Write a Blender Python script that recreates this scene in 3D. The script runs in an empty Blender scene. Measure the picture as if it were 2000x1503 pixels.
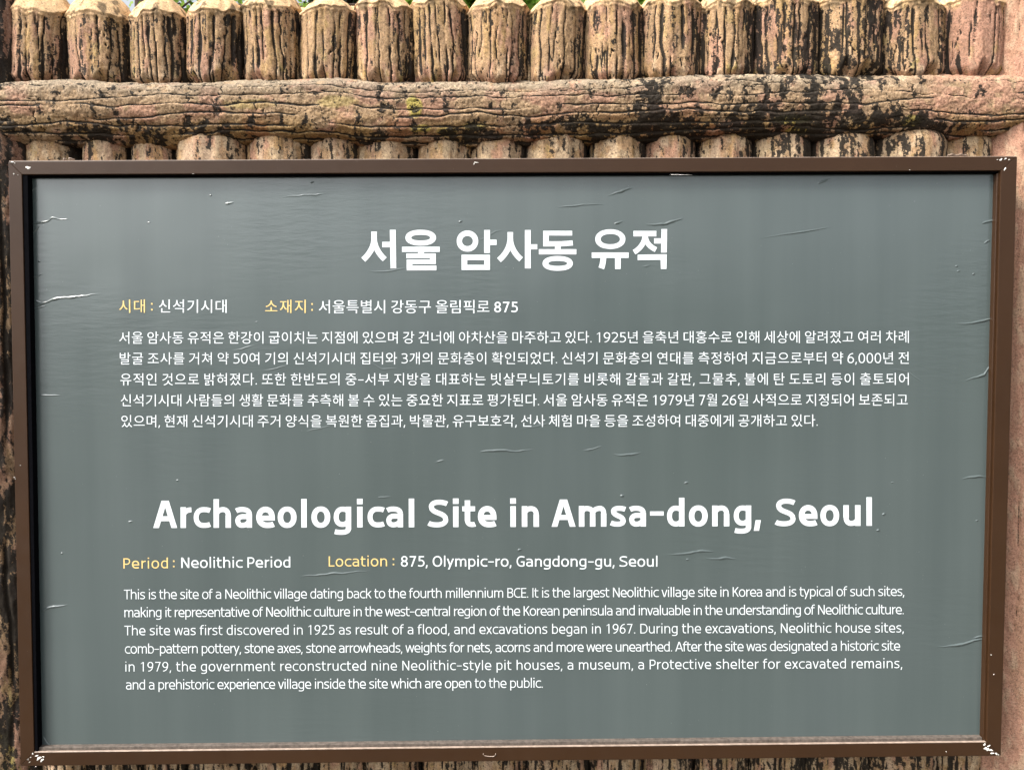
import bpy, bmesh, math, random
import numpy as np
from mathutils import Matrix, Vector, Euler

R = math.radians
scene = bpy.context.scene
col = scene.collection
random.seed(7)

# ------------------------------------------------------------------ camera
CAM = Vector((-0.01168, -0.92234, 1.5795))
PITCH, YAW, ROLL, FPX = -0.03669, -0.00937, 0.00363, 1500.0
M3 = Matrix.Rotation(YAW, 3, 'Z') @ Matrix.Rotation(PITCH, 3, 'X') @ Matrix.Rotation(ROLL, 3, 'Y')
cam = bpy.data.cameras.new('camera')
cam.sensor_width = 36.0
cam.lens = 36.0 * FPX / 2000.0
cam.clip_start = 0.01
cam.clip_end = 2000
camo = bpy.data.objects.new('camera', cam)
col.objects.link(camo)
camo.matrix_world = Matrix.Translation(CAM) @ (M3 @ Matrix.Rotation(R(90), 3, 'X')).to_4x4()
scene.camera = camo

# ------------------------------------------------------------------ sky, sun, exposure
SUN_EL, SUN_AZ = R(48), R(-122)            # azimuth from +Y towards +X
world = bpy.data.worlds.new('World')
scene.world = world
world.use_nodes = True
wn = world.node_tree
sky = wn.nodes.new('ShaderNodeTexSky')
sky.sky_type = 'NISHITA'
sky.sun_disc = False
sky.sun_elevation = SUN_EL
sky.sun_rotation = SUN_AZ
sky.air_density = 1.0
sky.dust_density = 6.0
sky.ozone_density = 0.3
# thin high cloud: the blue is washed towards white, unevenly
bw = wn.nodes.new('ShaderNodeRGBToBW'); wn.links.new(sky.outputs[0], bw.inputs[0])
wm = wn.nodes.new('ShaderNodeMix'); wm.data_type = 'RGBA'; wm.blend_type = 'MULTIPLY'; wm.inputs[0].default_value = 1
wn.links.new(bw.outputs[0], wm.inputs[6]); wm.inputs[7].default_value = (1.40, 1.43, 1.46, 1)
wc = wn.nodes.new('ShaderNodeTexCoord'); wz = wn.nodes.new('ShaderNodeTexNoise')
wz.inputs['Scale'].default_value = 3.5; wz.inputs['Detail'].default_value = 5
wn.links.new(wc.outputs['Generated'], wz.inputs['Vector'])
wr = wn.nodes.new('ShaderNodeMapRange'); wr.inputs['From Min'].default_value = 0.35; wr.inputs['From Max'].default_value = 0.6
wr.inputs['To Min'].default_value = 0.6; wr.inputs['To Max'].default_value = 1.0
wn.links.new(wz.outputs[0], wr.inputs['Value'])
wx = wn.nodes.new('ShaderNodeMix'); wx.data_type = 'RGBA'
wn.links.new(wr.outputs[0], wx.inputs[0]); wn.links.new(sky.outputs[0], wx.inputs[6]); wn.links.new(wm.outputs[2], wx.inputs[7])
wn.links.new(wx.outputs[2], wn.nodes['Background'].inputs[0])
wn.nodes['Background'].inputs[1].default_value = 0.125
sl = bpy.data.lights.new('sun', 'SUN')
sl.energy = 1.5
sl.angle = R(12)
sl.color = (1.0, 0.93, 0.82)
so = bpy.data.objects.new('sun', sl)
col.objects.link(so)
sd = Vector((math.sin(SUN_AZ) * math.cos(SUN_EL), math.cos(SUN_AZ) * math.cos(SUN_EL), math.sin(SUN_EL)))
so.location = sd * 20
so.rotation_euler = (-sd).to_track_quat('-Z', 'Y').to_euler()
scene.view_settings.view_transform = 'Standard'
scene.view_settings.look = 'None'
scene.view_settings.exposure = 1.22
scene.view_settings.gamma = 1.0

# ------------------------------------------------------------------ helpers
def at(px, py, Y):
    """point on the plane y = Y met by the line of sight through a photo position"""
    d = M3 @ Vector(((px - 1000.0) / FPX, 1.0, (751.5 - py) / FPX))
    return CAM + d * ((Y - CAM.y) / d.y)

def tag(o, label=None, cat=None, group=None, kind=None):
    if label: o['label'] = label
    if cat: o['category'] = cat
    if group: o['group'] = group
    if kind: o['kind'] = kind
    return o

def empty(name, loc):
    o = bpy.data.objects.new(name, None)
    col.objects.link(o)
    o.location = loc
    o.empty_display_size = 0.05
    return o

def link(name, me, mat, parent=None):
    o = bpy.data.objects.new(name, me)
    col.objects.link(o)
    if mat and not me.materials: me.materials.append(mat)
    if parent:
        o.parent = parent
        o.matrix_parent_inverse = Matrix.Translation(-parent.location) if parent.parent is None else Matrix.Identity(4)
        if parent.parent is not None:
            o.matrix_parent_inverse = Matrix.Identity(4)
    return o

def mesh(name, V, F, smooth=True):
    me = bpy.data.meshes.new(name)
    V = np.asarray(V, dtype=np.float32)
    F = np.asarray(F, dtype=np.int32)
    if F.ndim == 2:
        n, k = F.shape
        me.vertices.add(len(V)); me.vertices.foreach_set('co', V.ravel())
        me.loops.add(n * k); me.loops.foreach_set('vertex_index', F.ravel())
        me.polygons.add(n); me.polygons.foreach_set('loop_start', np.arange(n, dtype=np.int32) * k)
        me.polygons.foreach_set('loop_total', np.full(n, k, dtype=np.int32))
        me.update(calc_edges=True)
        me.polygons.foreach_set('use_smooth', np.full(n, smooth))
        me.validate()
    return me

def grid_faces(nu, nv, wrap=False):
    """verts indexed i*nv+j, i along u (may wrap), j along v"""
    iu = np.arange(nu if wrap else nu - 1)
    jv = np.arange(nv - 1)
    I, J = np.meshgrid(iu, jv, indexing='ij')
    I2 = (I + 1) % nu
    return np.stack([I * nv + J, I2 * nv + J, I2 * nv + J + 1, I * nv + J + 1], -1).reshape(-1, 4)

# --- noise in numpy
def vnoise(x, y, z, seed=0):
    xi, yi, zi = np.floor(x).astype(np.int64), np.floor(y).astype(np.int64), np.floor(z).astype(np.int64)
    fx, fy, fz = x - xi, y - yi, z - zi
    fx, fy, fz = [f * f * f * (f * (f * 6 - 15) + 10) for f in (fx, fy, fz)]
    def h(a, b, c):
        n = (a * 374761393 + b * 668265263 + c * 2147483647 + seed * 1274126177) & 0xFFFFFFFF
        n = ((n ^ (n >> 13)) * 1274126177) & 0xFFFFFFFF
        n = ((n ^ (n >> 16)) * 2246822519) & 0xFFFFFFFF
        return ((n ^ (n >> 15)) & 0xFFFF) / 65535.0
    r = 0
    for dx in (0, 1):
        for dy in (0, 1):
            for dz in (0, 1):
                w = (fx if dx else 1 - fx) * (fy if dy else 1 - fy) * (fz if dz else 1 - fz)
                r = r + w * h(xi + dx, yi + dy, zi + dz)
    return r

def fbm(x, y, z, seed=0, oct=4, gain=0.5):
    a, s, t = 1.0, 0.0, 0.0
    for k in range(oct):
        s = s + a * vnoise(x * 2 ** k, y * 2 ** k, z * 2 ** k, seed + k * 17)
        t += a; a *= gain
    return s / t

def ss(a, b, x):
    t = np.clip((x - a) / (b - a), 0, 1)
    return t * t * (3 - 2 * t)

def lerp(a, b, t):
    return a + (b - a) * t[..., None]

def set_grime_shade(me, G):
    a_ = me.attributes.new('Grime', 'FLOAT', 'POINT')
    a_.data.foreach_set('value', np.ascontiguousarray(G.ravel(), dtype=np.float32))

def set_col(me, C):
    at_ = me.color_attributes.new('Col', 'FLOAT_COLOR', 'POINT')
    buf = np.ones((len(C), 4), dtype=np.float32)
    buf[:, :3] = np.clip(C, 0, 1)
    at_.data.foreach_set('color', buf.ravel())

# ------------------------------------------------------------------ materials
def new_mat(name):
    m = bpy.data.materials.new(name)
    m.use_nodes = True
    return m, m.node_tree.nodes, m.node_tree.links, m.node_tree.nodes['Principled BSDF']

def noise_node(N, L, scale, detail=6, rough=0.6, vec=None, stretch=None):
    n = N.new('ShaderNodeTexNoise')
    n.inputs['Scale'].default_value = scale
    n.inputs['Detail'].default_value = detail
    n.inputs['Roughness'].default_value = rough
    tc = N.new('ShaderNodeNewGeometry')
    src = tc.outputs['Position']
    if stretch:
        mp = N.new('ShaderNodeMapping')
        mp.inputs['Scale'].default_value = stretch
        L.new(src, mp.inputs[0]); src = mp.outputs[0]
    L.new(src, n.inputs['Vector'])
    return n

def ramp(N, L, src, stops):
    r = N.new('ShaderNodeValToRGB')
    while len(r.color_ramp.elements) < len(stops): r.color_ramp.elements.new(0.5)
    for e, (p, c) in zip(r.color_ramp.elements, stops):
        e.position = p
        e.color = (*c, 1) if len(c) == 3 else c
    L.new(src, r.inputs[0])
    return r

def mix(N, L, fac, a, b, mode='MIX'):
    m = N.new('ShaderNodeMix')
    m.data_type = 'RGBA'; m.blend_type = mode
    for i, v in ((0, fac), (6, a), (7, b)):
        if isinstance(v, (int, float)): m.inputs[i].default_value = v
        elif isinstance(v, tuple): m.inputs[i].default_value = (*v, 1)
        else: L.new(v, m.inputs[i])
    return m.outputs[2]

def bump(N, L, h, strength, dist, prev=None):
    b = N.new('ShaderNodeBump')
    b.inputs['Strength'].default_value = strength
    b.inputs['Distance'].default_value = dist
    L.new(h, b.inputs['Height'])
    if prev: L.new(prev, b.inputs['Normal'])
    return b.outputs[0]

def mat_concrete():
    m, N, L, B = new_mat('painted_concrete')
    a = N.new('ShaderNodeAttribute'); a.attribute_name = 'Col'
    n1 = noise_node(N, L, 420, 5, 0.7)
    n2 = noise_node(N, L, 1400, 3, 0.6)
    g = ramp(N, L, n1.outputs[0], [(0.30, (0.30, 0.27, 0.24)), (0.47, (0.95, 0.93, 0.90)), (0.70, (1.35, 1.32, 1.25))])
    c = mix(N, L, 0.9, a.outputs['Color'], g.outputs[0], 'MULTIPLY')
    # pits and specks of the sandy surface
    n3 = noise_node(N, L, 760, 2, 0.5)
    pits = ramp(N, L, n3.outputs[0], [(0.60, (0, 0, 0)), (0.68, (0.75,) * 3)])
    c = mix(N, L, pits.outputs[0], c, (0.055, 0.036, 0.022))
    n4 = noise_node(N, L, 980, 2, 0.5, stretch=(1.3, 1, 0.8))
    specks = ramp(N, L, n4.outputs[0], [(0.66, (0, 0, 0)), (0.71, (0.6,) * 3)])
    c = mix(N, L, specks.outputs[0], c, (0.62, 0.52, 0.40))
    # mildew and painted side shade: the edge of each stain breaks up at the scale of the grain
    ga = N.new('ShaderNodeAttribute'); ga.attribute_name = 'Grime'
    e1 = noise_node(N, L, 520, 4, 0.75)
    mm = N.new('ShaderNodeMath'); mm.operation = 'MULTIPLY_ADD'
    L.new(e1.outputs[0], mm.inputs[0]); mm.inputs[1].default_value = 0.42; L.new(ga.outputs['Fac'], mm.inputs[2])
    mr = N.new('ShaderNodeMapRange'); mr.interpolation_type = 'SMOOTHSTEP'
    mr.inputs['From Min'].default_value = 0.195; mr.inputs['From Max'].default_value = 0.245
    L.new(mm.outputs[0], mr.inputs['Value'])
    k = N.new('ShaderNodeMath'); k.operation = 'MULTIPLY'; L.new(mr.outputs[0], k.inputs[0]); k.inputs[1].default_value = 0.95
    g5 = ramp(N, L, n1.outputs[0], [(0.35, (0.003, 0.0025, 0.002)), (0.80, (0.022, 0.017, 0.011))])
    c = mix(N, L, k.outputs[0], c, g5.outputs[0])
    L.new(c, B.inputs['Base Color'])
    B.inputs['Roughness'].default_value = 0.85
    B.inputs['Specular IOR Level'].default_value = 0.3
    nb = bump(N, L, n1.outputs[0], 0.8, 0.0012)
    nb = bump(N, L, n2.outputs[0], 0.5, 0.0004, nb)
    L.new(nb, B.inputs['Normal'])
    return m

def mat_frame():
    m, N, L, B = new_mat('brown_frame_paint')
    n = noise_node(N, L, 9, 4, 0.6)
    c = ramp(N, L, n.outputs[0], [(0.3, (0.033, 0.0145, 0.0055)), (0.7, (0.041, 0.0185, 0.0075))])
    sp = noise_node(N, L, 900, 2, 0.5)
    s = ramp(N, L, sp.outputs[0], [(0.76, (0, 0, 0)), (0.79, (1, 1, 1))])
    cc = mix(N, L, s.outputs[0], c.outputs[0], (0.42, 0.34, 0.28))
    L.new(cc, B.inputs['Base Color'])
    B.inputs['Roughness'].default_value = 0.4
    B.inputs['Specular IOR Level'].default_value = 0.28
    r2 = noise_node(N, L, 60, 4, 0.6)
    rr = ramp(N, L, r2.outputs[0], [(0.3, (0.34,) * 3), (0.7, (0.48,) * 3)])
    L.new(rr.outputs[0], B.inputs['Roughness'])
    L.new(bump(N, L, noise_node(N, L, 250, 3).outputs[0], 0.12, 0.0005), B.inputs['Normal'])
    return m

def mat_vinyl():
    m, N, L, B = new_mat('grey_vinyl')
    n = noise_node(N, L, 3.0, 3, 0.5)
    c = ramp(N, L, n.outputs[0], [(0.3, (0.068, 0.088, 0.085)), (0.7, (0.079, 0.099, 0.098))])
    # faint vertical streaks down the film
    vs_ = noise_node(N, L, 26, 3, 0.5, stretch=(1, 1, 0.05))
    vr_ = ramp(N, L, vs_.outputs[0], [(0.35, (0.90, 0.91, 0.92)), (0.65, (1.07, 1.06, 1.06))])
    c0 = mix(N, L, 0.8, c.outputs[0], vr_.outputs[0], 'MULTIPLY')
    # fine dust speckles, denser towards the bottom
    sp = noise_node(N, L, 620, 2, 0.4)
    s = ramp(N, L, sp.outputs[0], [(0.77, (0, 0, 0)), (0.80, (0.8,) * 3)])
    big = noise_node(N, L, 5, 3)
    bm_ = ramp(N, L, big.outputs[0], [(0.45, (0, 0, 0)), (0.62, (1, 1, 1))])
    f = mix(N, L, 1.0, s.outputs[0], bm_.outputs[0], 'MULTIPLY')
    cc = mix(N, L, f, c0, (0.42, 0.44, 0.42))
    L.new(cc, B.inputs['Base Color'])
    B.inputs['Specular IOR Level'].default_value = 1.0
    v = noise_node(N, L, 9, 1, 0.4, stretch=(1, 1, 0.12))
    rr = ramp(N, L, v.outputs[0], [(0.3, (0.20,) * 3), (0.7, (0.27,) * 3)])
    L.new(rr.outputs[0], B.inputs['Roughness'])
    # soft horizontal ripples in the film, gathered in patches
    rp = noise_node(N, L, 95, 4, 0.55, stretch=(0.33, 1, 1.6))
    pm = noise_node(N, L, 4.2, 2, 0.4)
    pr = ramp(N, L, pm.outputs[0], [(0.46, (0.05,) * 3), (0.66, (1, 1, 1))])
    mul = N.new('ShaderNodeMath'); mul.operation = 'MULTIPLY'
    L.new(rp.outputs[0], mul.inputs[0]); L.new(pr.outputs[0], mul.inputs[1])
    b = bump(N, L, mul.outputs[0], 0.15, 0.0022)
    b = bump(N, L, noise_node(N, L, 5, 2).outputs[0], 0.25, 0.006, b)
    b = bump(N, L, noise_node(N, L, 700, 3).outputs[0], 0.12, 0.0003, b)
    L.new(b, B.inputs['Normal'])
    return m

def mat_plain(name, c, rough=0.5, spec=0.5, var=0.0, scale=200):
    m, N, L, B = new_mat(name)
    n = noise_node(N, L, scale, 4, 0.6)
    k = 1 - var
    r = ramp(N, L, n.outputs[0], [(0.3, tuple(x * k for x in c)), (0.7, tuple(min(1, x * (1 + var)) for x in c))])
    L.new(r.outputs[0], B.inputs['Base Color'])
    B.inputs['Roughness'].default_value = rough
    B.inputs['Specular IOR Level'].default_value = spec
    L.new(bump(N, L, n.outputs[0], 0.2, 0.0005), B.inputs['Normal'])
    return m

M_CON = mat_concrete()
M_FRAME = mat_frame()
M_VINYL = mat_vinyl()
M_WHITE = mat_plain('white_lettering', (0.73, 0.77, 0.79), 0.42, 0.4, 0.06, 40)
M_YELLOW = mat_plain('yellow_lettering', (0.78, 0.56, 0.22), 0.42, 0.4, 0.03, 300)
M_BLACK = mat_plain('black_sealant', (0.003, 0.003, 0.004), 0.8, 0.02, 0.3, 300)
M_DUST = mat_plain('dusty_ledge', (0.10, 0.08, 0.066), 0.7, 0.3, 0.45, 220)
M_WORN = mat_plain('worn_edge', (0.32, 0.24, 0.19), 0.4, 0.5, 0.3, 150)
M_CHIP = mat_plain('bare_white_primer', (0.80, 0.76, 0.70), 0.6, 0.3, 0.15, 700)
M_BACK = mat_plain('grey_sheet_metal', (0.25, 0.25, 0.25), 0.5, 0.5, 0.1, 50)
M_BARK = mat_plain('tree_bark', (0.085, 0.055, 0.045), 0.9, 0.2, 0.5, 25)
M_PAVE = mat_plain('pale_paving', (0.09, 0.085, 0.073), 0.9, 0.2, 0.25, 6)

def mat_leaf(name, c, trans=0.35):
    m, N, L, B = new_mat(name)
    n = noise_node(N, L, 3.5, 4, 0.6)
    r = ramp(N, L, n.outputs[0], [(0.3, tuple(x * 0.6 for x in c)), (0.7, tuple(x * 1.5 for x in c))])
    L.new(r.outputs[0], B.inputs['Base Color'])
    B.inputs['Roughness'].default_value = 0.55
    t = N.new('ShaderNodeBsdfTranslucent')
    L.new(r.outputs[0], t.inputs['Color'])
    mx = N.new('ShaderNodeMixShader'); mx.inputs[0].default_value = trans
    L.new(B.outputs[0], mx.inputs[1]); L.new(t.outputs[0], mx.inputs[2])
    L.new(mx.outputs[0], N['Material Output'].inputs[0])
    return m
M_NEEDLE = mat_leaf('pine_needles', (0.22, 0.34, 0.05), 0.5)
M_LEAF = mat_leaf('dark_leaves', (0.045, 0.060, 0.035))

# ------------------------------------------------------------------ ground
gv = [(-1500, -1500, 0), (1500, -1500, 0), (1500, 1500, 0), (-1500, 1500, 0)]
g = link('ground', mesh('ground', gv, [(0, 1, 2, 3)], False), M_PAVE)
tag(g, 'pale paved ground in front of the fence', kind='structure')

# ------------------------------------------------------------------ log fence
PINK = np.array((0.38, 0.205, 0.140)); TAN = np.array((0.37, 0.235, 0.128)); GREY = np.array((0.25, 0.205, 0.15))
OCHRE = np.array((0.36, 0.225, 0.085)); BLACKC = np.array((0.009, 0.007, 0.0055)); LICHEN = np.array((0.36, 0.32, 0.05))
CAPC = np.array((0.60, 0.405, 0.225)); CREAM = np.array((0.48, 0.37, 0.25)); RUST = np.array((0.27, 0.105, 0.04))
fence = empty('log_fence', (0, 0.085, 0))
tag(fence, 'moulded concrete fence of round upright logs and a thick cross log, stained black', 'fence')

def px_x(x, y):            # world x -> approx photo column, used to place weathering
    return 1000 + (x - CAM.x) / (y - CAM.y) * FPX
def bumpf(v, c, w):
    return np.exp(-((v - c) / w) ** 2)

YLOG = 0.085
LOGR = {}
def make_log(name, px0, px1, py_sh, py_bot, py_tip, Y, seed, z_bottom=None, zt=None, pinkness=0.0, dark=0.0, na=176, nz=130, rscale=1.0, cap=True, flat=0.86, yr=1.0):
    rng = np.random.RandomState(seed)
    yf = Y - 0.036
    a = at(px0, 100 if zt is None else 300, yf + 0.012); b = at(px1, 100 if zt is None else 300, yf + 0.012)
    cx = (a.x + b.x) / 2; r = (b.x - a.x) / 2 * rscale
    zs = at(1000, py_sh, yf).z
    ztip = at(1000, py_tip, Y).z
    zb = at(1000, py_bot, yf).z if z_bottom is None else z_bottom
    th = np.linspace(0, 2 * np.pi, na, endpoint=False)        # 0 = facing the camera (-y)
    nc = 34 if cap else 16
    tb = np.linspace(0, 1, nz)
    if z_bottom is not None:      # long logs: finer where they are in view, coarse behind the sign
        zv0, zv1 = at(1000, 1503, yf).z - 0.02, at(1000, 1440, yf).z
        zv2 = at(1000, 345, yf).z
        zz = np.concatenate([np.linspace(zb, zv0, 12)[:-1], np.linspace(zv0, zv1, 34)[:-1], np.linspace(zv1, zv2, 14)[:-1], np.linspace(zv2, zs, max(12, int((zs - zv2) / 0.0011)))])
        tb = (zz - zb) / (zs - zb)
    t = np.concatenate([tb, 1 + np.linspace(0, 1, nc + 1)[1:]])
    T, TH = np.meshgrid(t, th, indexing='xy')                # rows th, cols t
    ang = (TH + np.pi) % (2 * np.pi) - np.pi
    body = np.clip(T, 0, 1); cp = np.clip(T - 1, 0, 1)
    Z = zb + (zs - zb) * body
    z1 = Z[:1]
    lx, ly = np.sin(TH), -np.cos(TH)
    # wavy shoulder: the smooth cap laps down unevenly over the fluted bark
    lap = (fbm(lx * 2.2 + seed, ly * 2.2, Z * 0, seed, 3) - 0.5) * 0.016
    Rr = r * (1 + (0.11 if cap else 0.2) * (fbm(lx * 0.9 + seed * 3.1, ly * 0.9, Z * 9, seed + 5, 3) - 0.5))
    # flutes
    ngr = rng.randint(22, 28)
    base_ang = (np.arange(ngr) + rng.uniform(-0.30, 0.30, ngr)) * 2 * np.pi / ngr
    groove = np.zeros_like(T); facet = np.zeros_like(T)
    for k, ga in enumerate(base_ang):
        wob = (fbm(z1 * 22 + k * 7.3, z1 * 0 + seed, z1 * 0, seed + 11, 3) - 0.5) * 0.20
        d = np.abs((ang - ga - wob + np.pi) % (2 * np.pi) - np.pi) * r
        wdt = 0.0007 + 0.0024 * rng.uniform(0.1, 1) ** 2.2 * ss(0.30, 0.72, fbm(z1 * 26 + k * 3.7, z1 * 0 + k, z1 * 0 + seed, seed + 23, 3))
        stg = ss(0.22, 0.5, vnoise(z1 * 30 + k * 11.7, z1 * 0 + k * 3.3, z1 * 0, seed + 31))
        gk = np.exp(-(d / wdt) ** 2) * (0.25 + 0.75 * stg)
        groove = np.maximum(groove, gk)
        seg = ((ang - ga - wob) % (2 * np.pi)) < (2 * np.pi / ngr)
        facet = np.where(seg, rng.uniform(-1, 1), facet)
    groove = groove * (1 - ss(0.93, 1.0, body)) * ss(0.0, 0.03, body)
    fine = fbm(lx * r * 150 + seed, ly * r * 150, Z * 9, seed + 51, 3)
    groove = np.maximum(groove, 0.75 * np.exp(-((fine - 0.5) / 0.012) ** 2) * ss(0.45, 0.6, fbm(lx * r * 60, ly * r * 60 + seed, Z * 30, seed + 57, 2)) * (1 - ss(0.9, 1.0, body)))
    rough = fbm(lx * r * 260 + seed, ly * r * 260, Z * 110, seed + 41, 4) - 0.5
    # lower end rounds in like a bark tongue
    tongue = ss(0, 0.20, body + (fbm(lx * 3.4, ly * 3.4, Z * 0 + seed, seed + 3, 2) - 0.5) * 0.24) if z_bottom is None else np.ones_like(T)
    Rb = Rr * (0.66 + 0.34 * tongue) + facet * 0.0009 - groove * 0.0036 + rough * 0.0022
    # crumbling lip under the cap
    lip = bumpf(body, 0.965, 0.02) * (cp <= 0)
    Rb = Rb + lip * 0.0014 * (0.5 + rough)
    if cap:
        prof = (1 - cp ** 1.6) ** 0.85 * (1 + 0.05 * np.exp(-(cp / 0.12) ** 2))
        skew = rng.uniform(-0.10, 0.10) * r
        RR = np.where(T > 1, Rr * 1.0 * prof, Rb)
        Zz = Z + (T > 1) * ((ztip - zs) * cp ** 1.0) + lap * (body > 0.8) * (1 - cp) * ss(0.8, 1.0, body)
        X = cx + lx * RR + skew * cp
        Yy = Y + ly * RR * flat * yr
        X = X + (cp > 0) * (fbm(lx * 3 + 5, ly * 3, cp * 3, seed + 6, 3) - 0.5) * 0.003
    else:
        prof = np.clip(1 - cp ** 2.8, 0, 1) ** 0.5
        RR = np.where(T > 1, Rb * prof, Rb)
        Zz = Z + (T > 1) * ((ztip - zs) * cp)
        X = cx + lx * RR; Yy = Y + ly * RR * flat * yr
    if z_bottom is None: X = X + rng.uniform(-0.05, 0.05) * (Zz - (zs + zb) / 2)
    V = np.stack([X, Yy, Zz], -1).reshape(-1, 3)
    me = mesh(name, V, grid_faces(na, len(t), True)[:, ::-1])
    # ---- colour of paint, bark stain, lichen and mildew, with side shade painted in
    x_, y_, z_ = X, Yy, Zz
    P = px_x(x_, y_)
    n1 = fbm(x_ * 55, y_ * 55, z_ * 24, 101, 4); n2 = fbm(x_ * 120, y_ * 120, z_ * 60, 211, 4)
    n3 = fbm(x_ * 400, y_ * 400, z_ * 300, 313, 3)
    C = lerp(TAN[None, None], PINK[None, None], np.clip(0.8 * ss(0.46, 0.66, n1) + pinkness + 0.35 * ss(0.35, 0, body), 0, 1))
    C = lerp(C, OCHRE[None, None], 0.55 * ss(0.55, 0.7, fbm(x_ * 90 + 9, y_ * 90, z_ * 30, 55, 3)))
    C = lerp(C, CREAM[None, None], 0.65 * ss(0.5, 0.75, n2) * ss(0.5, 0.1, body))
    C = C * (0.92 + 0.16 * facet[..., None]) * (0.62 + 0.76 * n3[..., None])
    C = lerp(C, LICHEN[None, None], 0.5 * ss(0.62, 0.74, fbm(x_ * 70, y_ * 70, z_ * 50 + 4, 77, 4)) * (0.3 + 0.7 * ss(0.4, 0.0, body)))
    # streaky mildew, heavier on right sides to paint their shade away from the sun
    st = fbm(x_ * 250, y_ * 250, z_ * 32, 401, 4) * 0.6 + fbm(x_ * 480, y_ * 480, z_ * 200, 409, 3) * 0.4
    side = ss(0.75, 1.35, np.abs(ang))
    right_shade = 0.10 * ss(0.2, 1.0, ang) 
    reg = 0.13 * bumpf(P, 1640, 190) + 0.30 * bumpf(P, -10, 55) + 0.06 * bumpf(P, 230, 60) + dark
    m = st + 0.17 * side + right_shade + reg + 0.10 * (n1 - 0.5)
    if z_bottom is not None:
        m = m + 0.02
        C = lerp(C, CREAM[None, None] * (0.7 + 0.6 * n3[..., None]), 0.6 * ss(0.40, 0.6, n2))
    bl = m - 0.635
    bl = np.maximum(bl, (groove * (0.55 + 0.9 * n2 + 0.4 * side) - 0.30) * 0.30)
    bl = np.maximum(bl, (lip * n2 - 0.50) * 0.5)
    if cap:
        # smooth buff paint on the cap
        cm = ss(-0.012, 0.012, (T - 1) * 0.2 + (n2 - 0.5) * 0.06 + 0.003)
        CC = CAPC[None, None] * (0.78 + 0.42 * n1[..., None]) * (0.88 + 0.24 * n3[..., None])
        CC = lerp(CC, OCHRE[None, None] * 1.15, 0.30 * ss(0.5, 0.7, n2))
        CC = lerp(CC, BLACKC[None, None], 0.7 * ss(0.66, 0.74, n2 + 0.25 * reg + 0.08 * (1 - cp)))
        C = lerp(C, CC, cm)
        bl = bl * (1 - cm) - 0.14 * cm
    set_grime_shade(me, bl)
    set_col(me, C.reshape(-1, 3))
    o = link(name, me, M_CON, fence)
    return o

uprights = [  # photo columns, shoulder, foot and tip of the logs in the front row
    (8, 128, 28, 160, -26), (126, 246, 33, 162, -14), (248, 360, 34, 160, -2), (358, 470, 26, 156, -3),
    (470, 582, 17, 162, -22), (582, 692, 21, 162, 2), (692, 806, 15, 160, -14), (804, 914, 9, 159, -20), (912, 1032, 15, 160, -14),
    (1030, 1144, 15, 162, -10), (1143, 1256, 11, 153, -22), (1254, 1370, 13, 156, -20), (1368, 1478, 13, 151, -20),
    (1478, 1602, 6, 148, -28), (1598, 1728, 2, 145, -30), (1724, 1850, 18, 145, -14)]
for i, (a, b, s, f, t) in enumerate(uprights):
    s -= 6; t -= 9; f -= 2
    make_log('upright_log', a, b, s, f + 14, t, YLOG, 40 + i * 7, rscale=1.075, flat=1.0)
# a pinker, broader log beside the right-hand post
make_log('upright_log', 1848, 1975, 0, 152, -44, YLOG - 0.006, 311, pinkness=0.9, dark=-0.16, rscale=1.04)
# logs of the back row, seen through the gaps
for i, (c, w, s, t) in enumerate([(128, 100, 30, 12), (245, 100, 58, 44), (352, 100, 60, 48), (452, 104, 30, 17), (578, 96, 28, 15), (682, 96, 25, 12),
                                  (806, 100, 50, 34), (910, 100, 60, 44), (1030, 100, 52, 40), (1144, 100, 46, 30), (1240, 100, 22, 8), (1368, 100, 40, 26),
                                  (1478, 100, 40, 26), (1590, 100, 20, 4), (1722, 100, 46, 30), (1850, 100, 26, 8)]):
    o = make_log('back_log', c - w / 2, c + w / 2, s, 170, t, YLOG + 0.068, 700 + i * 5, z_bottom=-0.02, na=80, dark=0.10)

# --- the rows behind and below the sign: logs run down from the cross log to the ground
lower = [(40, 140), (150, 240), (248, 335), (343, 478), (480, 602), (602, 698), (698, 806), (816, 918), (920, 1024), (1030, 1144),
         (1160, 1262), (1264, 1360), (1374, 1474), (1480, 1588), (1594, 1716), (1722, 1856), (1850, 1950)]
for i, (a, b) in enumerate(lower):
    make_log('lower_log', a, b, 284, 0, 248 + (i * 5) % 9, YLOG, 1200 + i * 9, z_bottom=-0.02, zt=1, na=128, nz=620, cap=False, rscale=1.12, flat=0.9, dark=0.0)

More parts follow.
